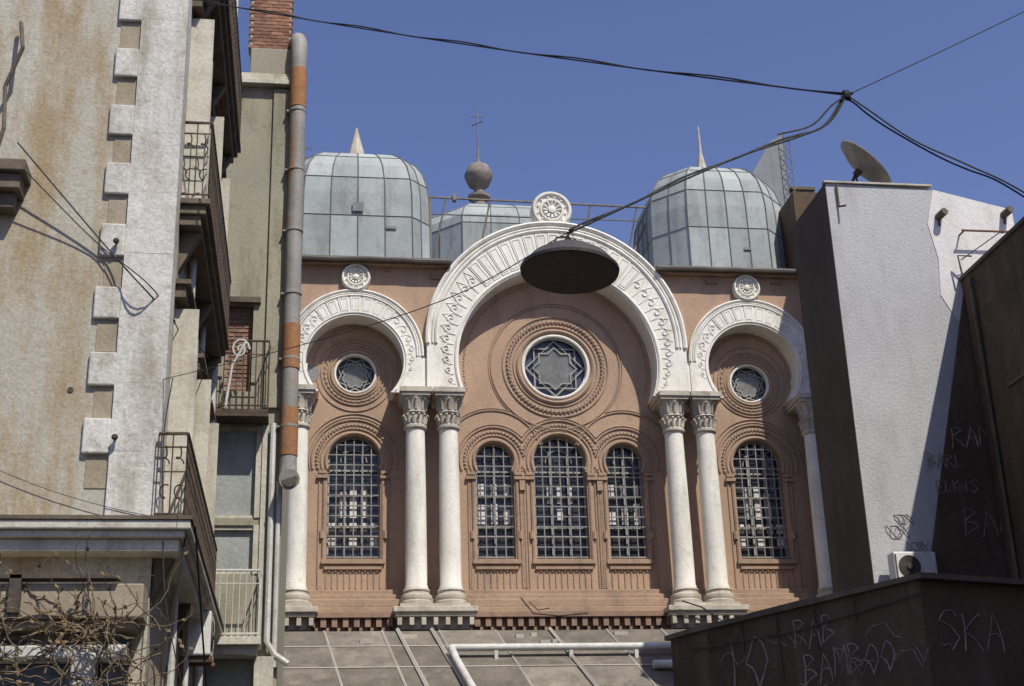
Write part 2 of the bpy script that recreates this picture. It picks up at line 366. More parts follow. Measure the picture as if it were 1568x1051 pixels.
for i,(cx,cz,rr) in enumerate(roses):
    wr.tube(P3(arc(cx,cz,rr-.03,0,357,60),.36),.045 if i==0 else .03,8,closed=True)
    wr.poly([arc(cx,cz,rr-.002,0,352.5,47),arc(cx,cz,rr*.90,0,352.5,47)[::-1]],.44,.50)
    nv.poly([arc(cx,cz,rr-.002,0,352.5,47)],.56,.60)
    R1=rr*.86; pts=[]; of=PI/8 if i else 0
    for k in range(16):
        t=2*PI*k/16+of; q=R1 if k%2==0 else R1*.765
        pts.append((cx+q*math.cos(t),cz+q*math.sin(t)))
    inn=[(cx+(x_-cx)*.76,cz+(z_-cz)*.76) for x_,z_ in pts]
    lt.poly([inn],.53,.552)
    st.tube(P3(pts,.50),.034 if i==0 else .024,5,closed=True)
    st.tube(P3(inn,.50),.03 if i==0 else .02,5,closed=True)
    for off in (0,PI/4):
        sq=[(cx+R1*math.cos(off+PI/2*k+of),cz+R1*math.sin(off+PI/2*k+of)) for k in range(4)]
        st.tube(P3(sq,.495),.018,5,closed=True)
    nn=int(14*rr/.9)
    for k in range(-nn,nn+1):
        o=k*rr*.58/nn
        h=math.sqrt(max(0,(R1*.68)**2-o*o))
        for an in (PI/4,-PI/4):
            ca,sa=math.cos(an),math.sin(an)
            st.tube([(cx+o*ca+h*sa,.515,cz+o*sa-h*ca),(cx+o*ca-h*sa,.515,cz+o*sa+h*ca)],.006,4)
part('rose_rims',wr,white,syn,smooth=True,loc=RS); part('rose_tracery',st,frame,syn,loc=RS); part('rose_glass',nv,navy,syn,loc=RS); part('rose_lattice',lt,lattice,syn,loc=RS)
gl=MB(); gr=MB(); fr=MB(); cu=MB()
for wi,(cx,hw,zt) in enumerate(wins):
    zc=zt-hw; gl.box(cx-hw-.02,cx+hw+.02,.66,.70,9.2,zt+.02)
    def topz(x_): return zc+math.sqrt(max(0,hw*hw-(x_-cx)**2))
    nv_=6 if hw>.6 else 4
    for k in range(1,nv_):
        xx=cx-hw+2*hw*k/nv_; gr.tube([(xx,.43,9.27),(xx,.43,topz(xx)-.01)],.017,5)
    z=9.30; k=0
    while z<zt-.1:
        h=hw if z<zc else math.sqrt(max(0,hw*hw-(z-zc)**2))
        gr.tube([(cx-h,.43,z),(cx+h,.43,z)],.017,5)
        if k%2==0 and k<4: gr.box(cx-h,cx+h,.445,.455,z-.03,z+.03)
        z+=.262;k+=1
    nm=3 if hw>.6 else 2
    for k in range(nm+1):
        xx=cx-hw+2*hw*k/nm; xx=min(max(xx,cx-hw+.03),cx+hw-.03); fr.box(xx-.022,xx+.022,.56,.62,9.25,topz(xx))
    for z in (9.3,10.1,10.9,11.55):
        fr.box(cx-hw,cx+hw,.562,.618,z-.022,z+.022)
    fr.tube(P3(arc(cx,zc,hw*.97,-10,190,24),.58),.025,5); fr.tube(P3(arc(cx,zc,hw*.5,0,180,16),.58),.018,5)
    for t in (45,90,135): fr.tube([(cx+hw*.5*math.cos(math.radians(t)),.58,zc+hw*.5*math.sin(math.radians(t))),(cx+hw*.95*math.cos(math.radians(t)),.58,zc+hw*.95*math.sin(math.radians(t)))],.015,5)
    if hw>.6 and wi<2:
        for c_ in range(5):
            xx=cx-hw+2*hw*(c_+.5)/5
            if 0<c_<4: cu.box(xx-.085,xx+.085,.635,.645,10.35,11.0+random.uniform(0,.25))
            cu.box(xx-.09,xx+.09,.635,.645,9.95+random.uniform(0,.05),10.22)
            if c_ in (0,2,4): cu.box(xx-.1,xx+.1,.635,.645,9.65,9.86)
    elif hw>.6:
        for c_ in (1,2,3):
            xx=cx-hw+2*hw*(c_+.5)/5; cu.box(xx-.06,xx+.06,.635,.645,10.75,11.2)
            if c_==2: cu.box(xx-.07,xx+.07,.635,.645,10.3,10.6)
    else:
        for c_ in (0,1,2):
            xx=cx-hw+2*hw*(c_+.5)/3; cu.box(xx-.08,xx+.08,.635,.645,10.2,10.2+random.uniform(.3,.6)); cu.box(xx-.07,xx+.07,.635,.645,10.95,11.25)
part('glazing',gl,glass,syn,loc=RS); part('window_grilles',gr,grille,syn,loc=RS); part('window_frames',fr,frame,syn,loc=RS); part('blinds',cu,curtain,syn,loc=RS)
def dome(name,cx,cy,prof,ch,nf,nc,parent,hseams):
    unit=[];c=ch
    cs=[(-(1-c),-1),((1-c),-1),(1,-(1-c)),(1,(1-c)),((1-c),1),(-(1-c),1),(-1,(1-c)),(-1,-(1-c))]
    for i in range(8):
        A,B=cs[i],cs[(i+1)%8]; n=nf if i%2==0 else nc
        for k in range(n): unit.append((A[0]+(B[0]-A[0])*k/n,A[1]+(B[1]-A[1])*k/n))
    n=len(unit); mb=MB(); mb.v=[(cx+u[0]*r_,cy+u[1]*r_,z_) for r_,z_ in prof for u in unit]; rnd={}
    for i in range(len(prof)-1):
        for k in range(n):
            mb.f.append([i*n+k,i*n+(k+1)%n,(i+1)*n+(k+1)%n,(i+1)*n+k])
            band=sum(1 for h in hseams if prof[i][1]>=h-.01)
            mb.a.append(rnd.setdefault((band,k),random.random()))
    mb.f.append([(len(prof)-1)*n+k for k in range(n)]); mb.a.append(.5)
    part(name,mb,zinc,parent)
    sm=MB()
    for k in range(n):
        sm.tube([(cx+unit[k][0]*(r_+.008),cy+unit[k][1]*(r_+.008),z_+.006) for r_,z_ in prof if r_>.25],.019,4)
    for r_,z_ in prof:
        if any(abs(z_-h)<.01 for h in hseams): sm.tube([(cx+u[0]*(r_+.006),cy+u[1]*(r_+.006),z_) for u in unit],.013,4,closed=True)
    part(name+'_seams',sm,zincd,parent)
prof=[(2.02,17.02),(2.02,17.6),(2.01,18.3),(2.0,19.0),(1.99,19.7),(1.94,20.2),(1.82,20.65),(1.62,21.0),(1.32,21.27),(.95,21.43),(.55,21.50),(.2,21.53)]
for i,cx in enumerate((C-5.15,C+5.3)):
    dome('corner_dome',cx,3.2,prof,.42 if i else .26,4,2,syn,(17.6,19.0,20.2,21.0,21.43))
m=MB()
m.box(C-5.3,C-5.0,1.14,1.17,19.1,19.36); m.box(C-4.4,C-4.1,1.15,1.17,18.6,18.68); m.box(C+5.7,C+5.9,1.15,1.17,18.3,18.38)
part('dome_flaps',m,zinc2,syn)
m=MB()
m.lathe([(.42,21.4),(.36,21.55),(.31,21.7),(.02,22.85)],(C-5.15,3.2,0),8)
m.lathe([(.3,21.4),(.24,21.6),(.19,21.8),(.05,22.5),(.02,23.4)],(C+5.3,3.2,0),8)
part('spires',m,capm,syn)
prof=[(3.75,17.02),(3.75,20),(3.75,24.0),(3.7,24.35),(3.4,24.8),(2.9,25.15),(2.2,25.5),(1.5,25.72),(.9,25.85),(.5,25.9)]
dome('central_dome',C+.45,15.3,prof,.586,3,3,syn,(20,24.0,24.8,25.5))
m=MB(); m.lathe([(.95,25.6),(.9,25.95),(.62,26.1),(.5,26.4),(.3,26.55),(.25,26.75),(.44,26.85),(.44,26.95),(.22,27.05),(.2,27.3),(.4,27.42),(.54,27.75),(.56,27.84),(.54,27.93),(.4,28.25),(.1,28.42),(.05,28.6),(.03,29.5),(.02,30.9)],(C,15.3,0),24)
m.tube([(C+.2,15.1,30.2),(C-.2,15.5,30.2)],.02,5); m.tube([(C-.25,15.3,30.5),(C+.25,15.3,30.5)],.02,5)
part('ball_finial',m,leadm,syn,smooth=True)
m=MB(); m.tube([(3.0,3,20.55),(10.2,3,20.45)],.035,6); m.tube([(3.0,3.2,20.1),(10.2,3.4,20.2)],.02,5)
for x in (3.6,4.9,7.9,9.3): m.tube([(x+.15,3,20.5),(x-.35,3.4,18.0)],.03,5)
m.tube([(9.9,3,20.45),(8.9,2.6,18.2)],.04,5); m.tube([(3.3,3,20.55),(3.3,3,17)],.03,5)
m.tube([(-.9,2.4,21.4),(-.2,2.4,21.7),(0,2.4,21.3)],.02,5); m.tube([(-.9,2.4,21.75),(.05,2.4,21.15)],.02,5)
m.box(3.95,4.05,2.9,3.1,20.45,20.65)
part('roof_braces',m,leadm,syn)
# ================================================================ neighbour on the right of the facade
nb=empty('neighbour_house')
m=MB(); m.box(13.4,16,-2.35,18,0,18.6); m.box(13.4,16,.6,18,18.602,19.9); part('walls',m,brown,nb)
m=MB(); m.poly([[(13.4,18.6),(13.5,22.3),(14.5,24.0),(14.95,24.3),(15.05,18.6)]],5,5.4); part('metal_gable',m,zinc2,nb)
m=MB(); m.box(15.1,15.8,5,5.7,18.6,22.3); m.box(15.05,15.85,4.95,5.75,22.302,22.4); part('chimney',m,darkst,nb)
m=MB()
for k in range(10):
    z=20.6+.35*k; m.tube([(14.9,4.8,z),(15.1,4.8,z+.17)],.012,4); m.tube([(15.1,4.8,z+.17),(14.9,4.8,z+.35)],.012,4)
m.tube([(14.9,4.8,18.6),(14.9,4.8,24.3)],.015,4); m.tube([(15.1,4.8,18.6),(15.1,4.8,24.1)],.015,4)
part('lattice_mast',m,leadm,nb)
# ================================================================ white building
wb=empty('white_building')
m=MB(); m.poly([[(10.40,0),(14.4,0),(14.4,14.58),(12.7,14.98),(10.40,15.06)]],-9,-6.9); part('walls',m,wallw,wb)
m=MB(); m.poly([[(12.55,12.6),(12.8,12.1),(13.3,11.6),(14.405,11.3),(14.405,14.585),(12.72,14.985),(12.5,14.2),(12.62,13.4)]],-9.012,-8.9); part('white_patch',m,wallw2,wb)
m=MB(); m.box(10.385,10.399,-9.005,-6.9,0,15.05); part('shaded_side_skin',m,wallside,wb)  # dark skin that paints shade onto the left face
m=MB(); m.box(10.36,12.7,-9.05,-8.9,15.05,15.09); part('coping',m,capm,wb)
m=MB()
for (x,z) in ((12.75,14.35),(14.2,14.45)):
    m.tube([(x,-9,z),(x+.05,-9.25,z+.03)],.08,8); m.tube([(x,-9.02,z-.05),(x,-9.02,z-.2)],.03,6)
m.tube([(10.62,-9.04,15.0),(10.62,-9.04,14.5)],.022,6); m.tube([(10.62,-9.04,14.5),(10.70,-9.2,14.45)],.022,6)
part('wall_vents',m,darkst,wb)
m=MB(); m.tube([(13.1,-9.25,13.95),(14.6,-9.25,13.95)],.025,6); m.tube([(13.15,-9.25,13.95),(13.15,-9,13.95)],.02,5); m.tube([(14.3,-9.25,13.95),(14.3,-9,13.95)],.02,5)
part('iron_bar',m,rust,wb)
m=MB(); m.tube([(12.98,-9.2,13.0),(12.95,-9.2,13.4),(13.2,-9.3,13.35)],.02,5); m.tube([(13.0,-9.2,13.3),(13.9,-9.4,13.9)],.012,5); part('aerial_stub',m,iron,wb)
bh=empty('brown_house')
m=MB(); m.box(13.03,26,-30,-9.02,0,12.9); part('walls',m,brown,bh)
m=MB(); m.box(12.98,26,-30,-9.02,12.902,12.98); part('coping',m,darkst,bh)
m=MB(); m.poly([[(11.0,0),(13.02,0),(13.02,12.6),(11.62,7.45),(11.2,6.0)]],-9.06,-9.014); part('wall_shadow_panel',m,brown,bh)  # brown panel cut to the cast-shadow outline, darkening the shaded wall area
m=MB()
for z in (10.2,7.9): m.box(12.99,13.028,-11.6,-10.2,z,z+.05)
m.tube([(12.97,-9.5,12.8),(12.97,-9.5,5)],.04,6); part('pipe_and_ledges',m,darkst,bh)
rh=empty('shade_blocker_house'); m=MB(); m.box(8.9,20,-60,-20.6,0,15); part('walls',m,beige,rh)  # unseen house added out of frame to shade the low shop walls
m=MB()
for k in range(12):
    for z in (3,6.5,10): m.box(8.86,8.898,-58+k*3,-56.8+k*3,z,z+2)
part('shade_blocker_windows',m,gpane,rh)
# satellite dish
sdh=empty('satellite_dish')
nrm=Vector((.68,-.30,.66)).normalized(); M=nrm.to_track_quat('Z','Y').to_matrix()
m=MB(); Rd=.68; pr=[(Rd*k/10,.19*(k/10)**2) for k in range(0,11)]+[(Rd+.015,.19),(Rd+.015,.21)]+[(Rd*k/10,.19*(k/10)**2+.02) for k in range(10,-1,-1)]
pr[0]=(.01,0); pr[-1]=(.01,.02)
c0=Vector((11.40,-8.5,15.64)); m.lathe(pr,c0,36,'Z',M); part('reflector',m,dishm,sdh,smooth=True)
m=MB(); bk=c0-nrm*.12
m.tube([c0,bk],.08,8); m.tube([bk,Vector((11.18,-8.6,15.34)),Vector((11.16,-8.6,15.05))],.035,8)
m.tube([bk,Vector((11.4,-8.45,15.05))],.02,6); m.tube([Vector((11.16,-8.6,15.2)),Vector((11.0,-8.6,15.05))],.02,6)
part('mount',m,iron,sdh)
def ac(x,y,z,w=.82,h=.56,dp=.3,rot=0):
    e=empty('air_conditioner'); m=MB(); m.box(-w/2,w/2,-dp,0,0,h); part('casing',m,acm,e,bevel=.02)
    m=MB()
    for k in range(7): m.tube([(-.12+ (.20-.028*k)*math.cos(t*PI/12),-dp-.008,h/2+(.20-.028*k)*math.sin(t*PI/12)) for t in range(24)],.005,4,closed=True)
    m.box(-w/2+.02,-w/2+.05,-dp-.006,-dp-.001,.05,h-.05); part('fan_guard',m,iron,e)
    m=MB(); m.lathe([(.215,.002),(.215,.004),(.01,.004)],(-.12,-dp,h/2),24,'Y'); m.lathe([(.06,0),(.05,.03),(.01,.03)],(-.12,-dp-.004,h/2),16,'Y'); part('fan_well',m,lampo,e)
    m=MB(); m.box(w*.25,w*.42,-dp-.006,-dp-.001,h*.15,h*.3)
    for sx in (-.3,.3): m.box(sx-.02,sx+.02,-dp-.03,.1,-.05,-.002); m.box(sx-.02,sx+.02,.06,.1,-.4,-.05)
    part('brackets',m,rust,e)
    e.location=(x,y,z); e.rotation_euler=(0,0,rot); return e
ac(11.03,-9.2,6.66)
ac(-1.62,-13.6,4.75,.8,.6,.32,math.radians(90))
LET={'A':[[(0,0),(.5,1),(1,0)],[(.2,.4),(.8,.4)]],'B':[[(0,0),(0,1),(.8,.8),(0,.5),(1,.25),(0,0)]],'E':[[(1,1),(0,1),(0,0),(1,0)],[(0,.5),(.8,.5)]],'R':[[(0,0),(0,1),(.9,.8),(0,.5),(1,0)]],
'K':[[(0,0),(0,1)],[(1,1),(0,.5),(1,0)]],'S':[[(1,.9),(.4,1),(0,.75),(1,.3),(.5,0),(0,.1)]],'O':[[(.5,0),(0,.5),(.5,1),(1,.5),(.5,0)]],'I':[[(.5,0),(.5,1)]],'N':[[(0,0),(0,1),(1,0),(1,1)]],'M':[[(0,0),(.1,1),(.5,.4),(.9,1),(1,0)]],'L':[[(0,1),(0,0),(.8,0)]]}
def graffiti(mb,txt,o,dx,dz,nn,hgt,r_):
    o=Vector(o);dx=Vector(dx).normalized();dz=Vector(dz);nn=Vector(nn)
    x=0
    for ch in txt:
        sh=random.uniform(-.12,.12); up=random.uniform(-.1,.1)
        for s_ in LET.get(ch,[]):
            pts=[]
            for q in range(len(s_)-1):
                for k in range(5):
                    u=s_[q][0]+(s_[q+1][0]-s_[q][0])*k/5; v=s_[q][1]+(s_[q+1][1]-s_[q][1])*k/5
                    bo=.09*math.sin(PI*k/5)
                    pts.append(o+dx*(x+(u+bo+sh*v)*hgt*.6)+dz*(v+bo+up)*hgt+nn*.003)
            mb.tube(pts+[o+dx*(x+(s_[-1][0]+sh*s_[-1][1])*hgt*.6)+dz*(s_[-1][1]+up)*hgt+nn*.003],[r_*random.uniform(.6,1.2) for _ in range(len(pts)+1)],4)
        x+=hgt*.72
m=MB()
graffiti(m,'RAN',(12.3,-9.06,9.35),(1,0,.1),(0,0,1),(0,-1,0),.40,.018)
graffiti(m,'BARL',(11.75,-9.06,8.95),(1,0,.06),(0,0,1),(0,-1,0),.26,.012)
graffiti(m,'ELKIS',(11.85,-9.06,8.45),(1,0,.03),(0,0,1),(0,-1,0),.24,.012)
graffiti(m,'BAN',(12.3,-9.06,7.6),(1,0,.1),(0,0,1),(0,-1,0),.5,.012)
part('graffiti',m,spray,bh)
m=MB()
for (x,z,s_) in ((10.85,7.7,.35),(11.2,7.4,.3),(11.0,7.95,.25)):
    pts=[]
    for k in range(34):
        t=k*.45; pts.append((x+s_*.5*math.sin(t*1.3)+.008*k,-9.003,z+s_*.4*math.sin(t*2.1+1)))
    m.tube(pts,.008,4)
part('scribble',m,sprayd,wb)
# ================================================================ low graffitied building
lb=empty('low_shop_building')
def prism(fp,z0,z1):
    n=len(fp); mb=MB(); mb.add([(x,y,z0) for x,y in fp]+[(x,y,z1) for x,y in fp],[tuple(range(n))[::-1],tuple(range(n,2*n))]+[(i,(i+1)%n,(i+1)%n+n,i+n) for i in range(n)],.5); return mb
fp=[(4.62,-16.1),(4.79,-16.55),(6.40,-19.8),(7.79,-19.4),(12.5,-18.0),(12.5,-13)]
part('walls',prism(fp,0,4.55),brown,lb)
fq=[(4.55,-16.05),(4.74,-16.6),(6.38,-19.92),(7.82,-19.52),(12.6,-18.1),(12.6,-12.9)]
part('roof_edge',prism(fq,4.552,4.61),darkst,lb)
m=MB(); A=Vector((4.79,-16.55,0)); B=Vector((6.40,-19.8,0)); dr=(B-A).normalized(); nn=Vector((dr.y,-dr.x,0))
if nn.x>0: nn=-nn
graffiti(m,'RAB',A+dr*1.75+Vector((0,0,4.10)),dr,(0,0,1),nn,.30,.012)
graffiti(m,'BAMBOO',A+dr*1.85+Vector((0,0,3.70)),dr,(0,0,1),nn,.32,.012)
graffiti(m,'IO',A+dr*.5+Vector((0,0,3.7)),dr,(0,0,1),nn,.6,.016)
graffiti(m,'SKA',Vector((6.6,-19.75,3.85)),(1.39,.4,0),(0,0,1),(.28,-.96,0),.40,.009)
for k in range(9):
    s0=A+dr*random.uniform(.3,3.3)+Vector((0,0,random.uniform(3.3,4.3)))+nn*.003; m.tube([s0+dr*(.1*j)+Vector((0,0,.1*math.sin(j*random.uniform(.5,1.6)))) for j in range(6)],.007,4)
part('graffiti',m,spray,lb)
m=MB()
for j in range(5): m.tube([A+dr*(.6*j+.3)+nn*.02+Vector((0,0,4.5)),A+dr*(.6*j+.32)+nn*.02+Vector((0,0,4.5-random.uniform(.2,.8)))],.012,5)
m.tube([A+nn*.03+Vector((0,0,4.35)),A+dr*1.8+nn*.03+Vector((0,0,4.3)),B+nn*.03+Vector((0,0,4.4))],.012,5); part('wall_cables',m,iron,lb)
# ================================================================ low roof in front of synagogue
rf=empty('low_roof_building')
sl=.574
def rz(y): return 7.36-sl*(-.62-y)
m=MB()
xs=[-1.0+12*k/9 for k in range(10)]; ys=[-.62,-1.5,-2.6,-3.6,-4.8,-7]
for i in range(9):
    for j in range(5):
        o=len(m.v); hh=random.uniform(-.006,.012)
        m.box(0,1,0,1,0,1)
        q=[(xs[i]+.004+.12*-ys[j],ys[j]),(xs[i+1]-.004+.12*-ys[j],ys[j]),(xs[i]+.004+.12*-ys[j+1],ys[j+1]),(xs[i+1]-.004+.12*-ys[j+1],ys[j+1])]
        dd=[q[2],q[3],q[0],q[1]]
        for k_ in range(8):
            x_,y_=dd[k_%4]; m.v[o+k_]=(x_,y_,rz(y_)+hh-(.06 if k_<4 else 0))
part('roof',m,roofm,rf)
m=MB(); m.box(-.9,10.9,-6.6,-.65,0,3.4); part('walls',m,pinkm,rf)
m=MB()
def onroof(x,y,h=.0): return (x,y,rz(y)+h)
for x in xs[1:-1]: m.tube([onroof(x+.07,-.64,.015),onroof(x+.84,-6.9,.015)],.03,4)
for x in (2.1,2.9,5.7): m.tube([onroof(x,-.64,.05),onroof(x+.9,-6.9,.05)],.05,4)
for y in (-1.5,-2.6): m.tube([onroof(-1,y,.015),onroof(10,y,.015)],.018,4)
part('battens',m,strip,rf)
m=MB()
for k in range(7):
    x,y=random.uniform(0,8),random.uniform(-2.2,-.8); m.box(x,x+random.uniform(.1,.4),y,y+.12,rz(y)-.02,rz(y)+.09)
part('roof_debris',m,strip,rf)
m=MB(); m.tube([(3.2,-2.15,6.72),(8.45,-2.15,6.72)],.085,10); m.tube([(3.2,-2.15,6.72),(3.25,-2.6,6.42),(3.5,-4.6,5.3)],.085,10)
m.tube([(7.6,-2.9,6.2),(8.4,-2.9,6.2)],.1,10); m.tube([(8.4,-2.15,6.72),(8.5,-1.6,7.0)],.09,10)
for x in (4.2,5.9,7.4): m.box(x-.04,x+.04,-2.2,-2.1,6.45,6.7)
part('vent_pipe',m,pvc,rf,smooth=True)
m=MB()
m.tube([(5.0,-.8,8.1),(5.15,-.8,7.9),(5.3,-.8,7.72),(5.9,-.8,7.66),(6.6,-.8,7.72)],.015,5); m.tube([(5.2,-.8,8.0),(5.4,-.8,7.8),(5.7,-.8,7.85)],.012,5); m.tube([(8.9,-.85,8.0),(9.4,-.8,7.85),(9.9,-.8,7.5),(10.6,-.8,7.7),(12.3,-.8,8.1)],.018,5)
part('loose_cable',m,cablem,rf)
# ================================================================ left corner building
ab=empty('apartment_building'); XL=-1.71; YF=-18
m=MB(); m.box(-12,XL,YF,-11.05,5.3,22); m.box(-12,XL-.02,YF+.1,-11.05,0,5.298); part('walls',m,lplaster,ab)
q=MB(); tp=MB(); z=6.375-.8236
while z<21:
    if z>5.6: q.box(-2.552+random.uniform(-.02,.02),-2.258,YF-.06+random.uniform(-.006,.004),YF+.2,z+random.uniform(-.012,.012),z+.415+random.uniform(-.012,.012))
    if z>5.2: tp.box(-2.50+random.uniform(-.02,.03),-2.262,YF-.010,YF+.1,max(z+.43,5.62),z+.8236-.015)
    z+=.8236
part('quoins',q,quoinm,ab,bevel=.02)
part('quoin_recesses',tp,tanm,ab)
m=MB(); z=5.59
while z<21.5:
    z1=z+.8236; m.box(-2.257+random.uniform(-.004,.004),XL+.028,YF-.047+random.uniform(-.002,.002),YF+.38,z,z1-.003); z=z1
part('corner_pier',m,quoinm,ab)
m=MB()
m.box(-12,XL+.42,YF-.34,-11.1,5.44,5.54); m.box(-12,XL+.36,YF-.28,-11.1,5.36,5.438); m.box(-12,XL+.30,YF-.20,-11.1,5.22,5.358)
part('string_cornice',m,cream,ab,bevel=.015)
m=MB(); m.box(-12,XL+.44,YF-.36,-11.1,5.542,5.585); part('cornice_flashing',m,darkst,ab)
m=MB(); m.box(-12,XL-.03,YF-.42,YF+.09,4.45,4.82); m.box(-12,XL-.10,YF-.34,YF+.09,4.36,4.448); part('fascia',m,tanm,ab,bevel=.02)
m=MB()
for zz,x1 in ((4.05,-1.9),(3.6,-2.0)): m.box(-4.2,x1,YF-.3,YF+.09,zz,zz+.14)
m.box(-2.45,-2.2,YF-.35,YF-.1,3.0,4.1); part('shop_frames',m,pvc,ab,bevel=.02)
m=MB(); m.box(-3.3,-2.0,YF-.5,YF-.3,4.86,4.9); m.box(-3.12,-3.0,YF-.5,YF-.42,4.5,4.9); part('clutter_bracket',m,iron,ab)
s1=MB(); s2=MB(); s3=MB()
for zf in (5.6,9.85,14.0):
    for y0 in (-17.2,-14.6,-12.6):
        s2.box(XL,XL+.012,y0,y0+1.0,zf+.1,zf+2.9)
        s1.box(XL+.0,XL+.30,y0-.05,y0-.01,zf+.1,zf+2.9); s1.box(XL+.0,XL+.22,y0+1.01,y0+1.05,zf+.1,zf+2.9)
        s3.box(XL,XL+.14,y0-.2,y0+1.2,zf+3.0,zf+3.16); s3.box(XL,XL+.2,y0-.25,y0+1.25,zf+3.162,zf+3.22)
part('shutters',s1,cream,ab); part('side_windows',s2,gpane,ab); part('window_hoods',s3,darkst,ab)
def balcony(z,x1,y0,y1,parent,ornate=True,zr=1.1):
    m=MB(); m.box(XL,x1,y0,y1,z-.08,z); m.box(XL,x1-.05,y0+.05,y1-.05,z-.2,z-.082); m.box(XL,x1-.11,y0+.1,y1-.1,z-.34,z-.202)
    for yy in (y0+.3,(y0+y1)/2,y1-.4): m.poly([[(XL,z-.9),(x1-.12,z-.36),(x1-.12,z-.342),(XL,z-.342)]],yy,yy+.16)
    part('balcony_slab',m,darkst,parent,bevel=.01)
    m=MB(); xo=x1-.03
    path=[(XL,y0+.03),(xo,y0+.03),(xo,y1-.03),(XL,y1-.03)]
    for h,rr in ((zr,.022),(zr-.16,.012),(.06,.014),(.55*zr,.01)): m.tube([(x_,y_,z+h) for x_,y_ in path],rr,5)
    for (ax,ay),(bx,by) in zip(path[:-1],path[1:]):
        L=math.hypot(bx-ax,by-ay); n=max(2,int(L/.13))
        for k in range(n+1):
            x_=ax+(bx-ax)*k/n;y_=ay+(by-ay)*k/n; m.tube([(x_,y_,z+.03),(x_,y_,z+zr)],.008,4)
            if ornate and k<n:
                cx_=ax+(bx-ax)*(k+.5)/n; cy_=ay+(by-ay)*(k+.5)/n; ux,uy=(bx-ax)/L,(by-ay)/L
                for zc_,s_ in ((.28,1),(.75,-1)):
                    m.tube([(cx_+ux*.055*math.cos(t*.7)*(1-t/14),cy_+uy*.055*math.cos(t*.7)*(1-t/14),z+zr*zc_+s_*(.11-.016*t)+.04*math.sin(t*.7)) for t in range(12)],.009,4)
    part('balcony_railing',m,iron,parent)
balcony(9.95,-1.33,-17.45,-12.2,ab); balcony(13.55,-1.28,-17.45,-12.2,ab); balcony(5.6,-1.36,-18.15,-12.2,ab,True,1.0)
m=MB()
for x,y,r_ in ((-1.6,-16.3,.045),(-1.58,-12.0,.06),(-1.62,-13.9,.04)): m.tube([(x,y,3),(x,y,18)],r_,8)
for z in (6,8,10,12,14): m.tube([(-1.58,-12.0,z),(-1.58,-12.0,z+.08)],.075,8)
part('downpipes',m,pvc,ab,smooth=True)
m=MB(); m.box(-3.95,-3.42,YF-.42,YF,9.75,9.9); m.box(-3.9,-3.48,YF-.34,YF,9.55,9.748); m.box(-3.9,-3.55,YF-.22,YF,9.35,9.548)
m.tube([(-3.85,YF-.2,9.9),(-3.75,YF-.25,10.4),(-3.8,YF-.2,11.0),(-3.62,YF-.3,11.5),(-3.72,YF-.1,12.0)],.03,6); part('stone_bracket',m,darkst,ab,bevel=.015)
m=MB()
for x,z in ((-2.35,9.0),(-2.2,6.55)): m.tube([(x,YF,z),(x,YF-.15,z)],.015,6); m.lathe([(.03,0),(.04,.03),(.02,.06)],(x,YF-.1,z),8,'Y')
m.lathe([(.035,0),(.035,.01),(.01,.012)],(-2.75,YF,7.15),8,'Y'); part('wall_hooks',m,iron,ab)
m=MB(); m.box(-4.5,-1.9,YF+.06,YF+.099,2.4,4.3); part('shop_window',m,glass,ab)
vn=empty('dry_vine'); m=MB(); lf=MB()
for k in range(110):
    x,y,z=random.uniform(-3.9,-1.9),YF-.5,random.uniform(3.7,4.65)
    if k%3==0: x,z=random.uniform(-2.6,-1.5),random.uniform(3.3,4.4)
    d_=Vector((random.uniform(-1,1),random.uniform(-.4,.2),random.uniform(-.6,.8))).normalized(); pnt=Vector((x,y,z)); pts=[pnt.copy()]
    for j in range(14):
        d_=(d_+Vector((random.uniform(-.5,.5),random.uniform(-.3,.3),random.uniform(-.5,.45)))).normalized(); pnt=pnt+d_*.075; pnt.y=min(pnt.y,YF-.43); pts.append(pnt.copy())
        if random.random()<.3:
            u=Vector((random.uniform(-1,1),random.uniform(-1,1),random.uniform(-1,1))).normalized()*.035; v_=u.orthogonal().normalized()*.025
            lf.add([pnt+u,pnt+v_,pnt-u,pnt-v_],[(0,1,2,3)])
    m.tube(pts,[.010*(1-j/18) for j in range(15)],4)
part('stems',m,twig,vn); part('leaves',lf,leafm,vn)
# ================================================================ second building with gutter
b=empty('apartment_building'); YB=-11
m=MB(); hs=[[(-1.48,9.6),(-1.02,9.6),(-1.02,11.2),(-1.48,11.2)],[(-1.62,7.42),(-.80,7.42),(-.80,8.98),(-1.62,8.98)],[(-1.62,6.5),(-.80,6.5),(-.80,7.3),(-1.62,7.3)],[(-1.62,3),(-.85,3),(-.85,5.3),(-1.62,5.3)]]
m.poly([[(-5,0),(-.45,0),(-.45,15.5),(-5,15.5)]]+[h[::-1] for h in hs],YB,YB+.3); m.box(-5,-.45,YB+.3,-4,0,15.5); part('walls',m,beige,b)
m=MB(); m.box(-.80,-.43,YB-.06,YB-.002,9.3,15.45); m.box(-1.66,-1.5,YB-.05,YB-.002,9.3,15.45); part('pilasters',m,beige,b,bevel=.01)
m=MB(); m.box(-5,-.36,YB-.16,-4,15.502,15.6); m.box(-5,-.40,YB-.10,-4,15.602,15.7); m.box(-5,-.42,YB-.05,-4,15.702,15.78); part('cornice',m,cream,b,bevel=.01)
m=MB(); m.box(-1.25,-.47,YB,YB+.7,15.782,16.35); part('parapet',m,mortar,b,bevel=.02)
bk=MB(); mo=MB(); mo.box(-1.28,-.52,YB+.035,YB+.65,16.352,17.6); z=16.36; k=0
while z<17.6:
    x=-1.32+(.11 if k%2 else 0)
    while x<-.55: bk.box(max(x,-1.3),min(x+.205,-.50),YB+.02,YB+.3,z,z+.062); x+=.22
    z+=.075;k+=1
